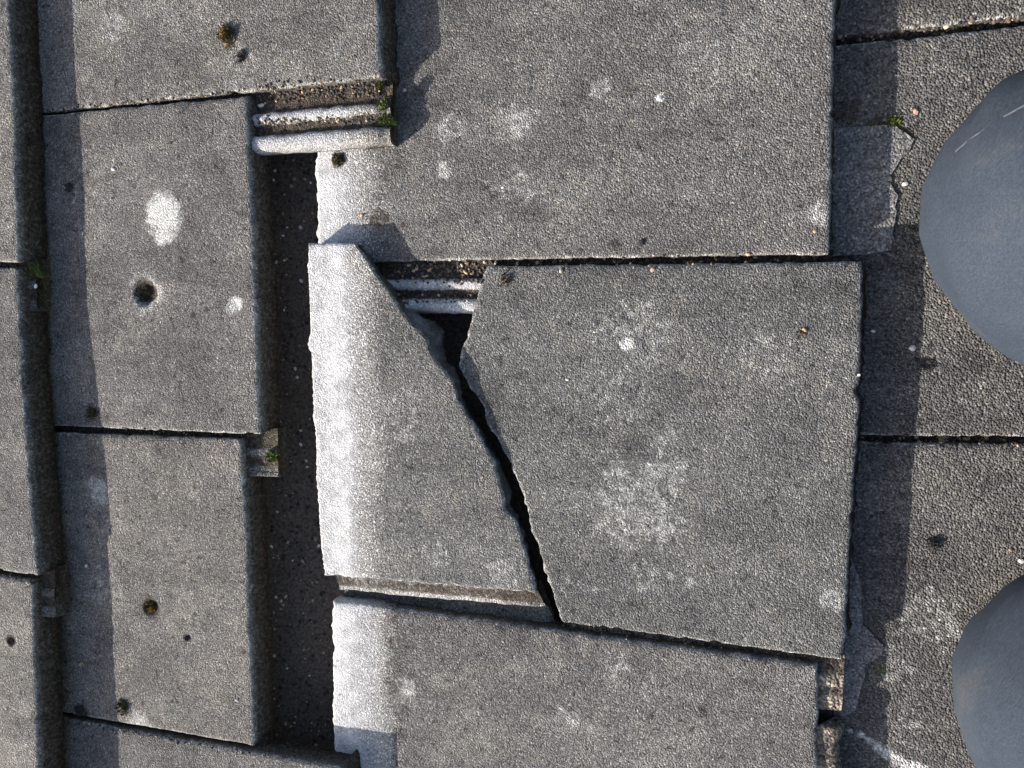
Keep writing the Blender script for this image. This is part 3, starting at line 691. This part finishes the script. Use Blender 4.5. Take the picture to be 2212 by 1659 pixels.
# baggy knees: the cloth stands off the leg to at least a full round over knee and thigh
hipc = np.array([0.93, -0.02, 0.235]); newc = co.copy()
for kv, sg in KN:
    sel = (co[:, 1] > -0.045) if sg > 0 else (co[:, 1] <= -0.045)
    a = np.array(kv); b = hipc + np.array([0, sg*0.11, 0]); ab = b-a
    tt = np.clip(((co-a)@ab)/(ab@ab), 0, 1); ax = a + tt[:, None]*ab; rv = co-ax; d = np.linalg.norm(rv, axis=1) + 1e-9
    Rr = 0.108 + 0.02*tt; push = sel & (d < Rr) & ((tt < 0.75))
    k = sstep(0.75, 0.5, tt)
    newc[push] = (ax + rv/d[:, None]*(Rr*k + d*(1-k))[:, None])[push]
co = newc; me.vertices.foreach_set('co', co.ravel().astype(np.float32)); me.update()
no = np.empty(len(me.vertices)*3, np.float32); me.vertices.foreach_get('normal', no); no = no.reshape(-1, 3)
wr = fbm(co[:, 0]*9+co[:, 2]*7, co[:, 1]*16+co[:, 2]*5, 91, 4)*0.022
cr = fbm(co[:, 0]*16+co[:, 1]*9, co[:, 1]*7-co[:, 0]*12, 92, 2); wr += -0.006*np.exp(-(cr/0.035)**2)*sstep(0.43, 0.56, co[:, 0])
co = co + no*wr[:, None]; co[:, 2] = np.maximum(co[:, 2], 0.026 + 0.07*(co[:, 0]-C4.x0)*0.9)
me.vertices.foreach_set('co', co.ravel().astype(np.float32)); me.update()
tb = BVHTree.FromPolygons([tuple(c) for c in co], [list(p.vertices) for p in me.polygons])
creases = [([(2260, 165), (2190, 200), (2120, 250), (2085, 282)], .007, .006, 1), ([(2260, 300), (2180, 330), (2100, 380)], .005, .010, -1), ([(2260, 800), (2150, 735), (2092, 650), (2078, 560)], .004, .009, -1), ([(2260, 1225), (2180, 1278), (2100, 1362)], .005, .006, 1), ([(2260, 1500), (2170, 1520), (2110, 1570)], .004, .012, -1)]
dsp = np.zeros(len(co))
for px, dep, wd, sg in creases:
    pp = []
    for a, b in zip(px, px[1:]):
        for k in range(12):
            h = tb.ray_cast(CAM, ray(a[0]+(b[0]-a[0])*k/12, a[1]+(b[1]-a[1])*k/12))
            if h[0] is not None: pp.append(tuple(h[0]))
    if not pp: continue
    dd = np.min(np.linalg.norm(co[:, None, :]-np.array(pp)[None, :, :], axis=2), axis=1)
    dsp += -sg*dep*np.exp(-(dd/wd)**2) + sg*dep*0.45*np.exp(-((dd-2.2*wd)/wd)**2)
no = np.empty(len(me.vertices)*3, np.float32); me.vertices.foreach_get('normal', no); no = no.reshape(-1, 3)
co = co + no*dsp[:, None]; me.vertices.foreach_set('co', co.ravel().astype(np.float32)); me.update()
tb = BVHTree.FromPolygons([tuple(c) for c in co], [list(p.vertices) for p in me.polygons])
def seam(px, r, name, mat):
    pts = []
    for a, b in zip(px, px[1:]):
        for k in range(10):
            u = a[0]+(b[0]-a[0])*k/10; v = a[1]+(b[1]-a[1])*k/10; h = tb.ray_cast(CAM, ray(u, v))
            if h[0] is not None: pts.append(h[0] - ray(u, v)*r*0.9)
    if len(pts) < 3: return
    bm = bmesh.new(); prev = None
    for i, p in enumerate(pts):
        d = (pts[min(i+1, len(pts)-1)]-pts[max(i-1, 0)]).normalized(); a = d.orthogonal().normalized(); b = d.cross(a)
        ring = [bm.verts.new(p + (a*math.cos(t)+b*math.sin(t))*r) for t in [6.283*k/6 for k in range(6)]]
        if prev:
            for k in range(6): bm.faces.new((prev[k], prev[(k+1) % 6], ring[(k+1) % 6], ring[k]))
        prev = ring
    m = bpy.data.meshes.new(name); bm.to_mesh(m); bm.free(); link(name, m, [mat], trs)
seam([(2260, 205), (2212, 228), (2150, 262), (2090, 305), (2062, 330)], .0007, 'seam', M_THREAD)
for k, s in KN:                                             # boots lie sole-up behind the shins, out of frame
    an = Vector((k.x+0.45, k.y-s*0.02, 0.085))
    b = skinned('boot', [an, an+Vector((.06, 0, .0)), an+Vector((.10, 0, -.01)), an+Vector((.16, 0, .02)), an+Vector((.20, 0, .07))], [(0, 1), (1, 2), (2, 3), (3, 4)], [.05, .052, .05, .045, .035], 2, M_BOOT, person)
    sl = stone_mesh('sole', 0.05, 3, 0.3); sl.transform(Matrix.Translation(an+Vector((.16, 0, .07))) @ Matrix.Rotation(-0.9, 4, 'Y') @ Matrix.Scale(2.2, 4, (1, 0, 0))); link('sole', sl, [M_SOLE], b)

# ------------------------------------------------------------------ pitch the roof, ground far below
bpy.context.view_layer.update()
for o in TOP: o.matrix_world = PLACE @ o.matrix_basis
gm = bpy.data.meshes.new('ground'); gm.from_pydata([(-600, -600, 0), (600, -600, 0), (600, 600, 0), (-600, 600, 0)], [], [(0, 1, 2, 3)])
g = link('ground', gm, [M_GROUND]); tag(g, kind='structure')
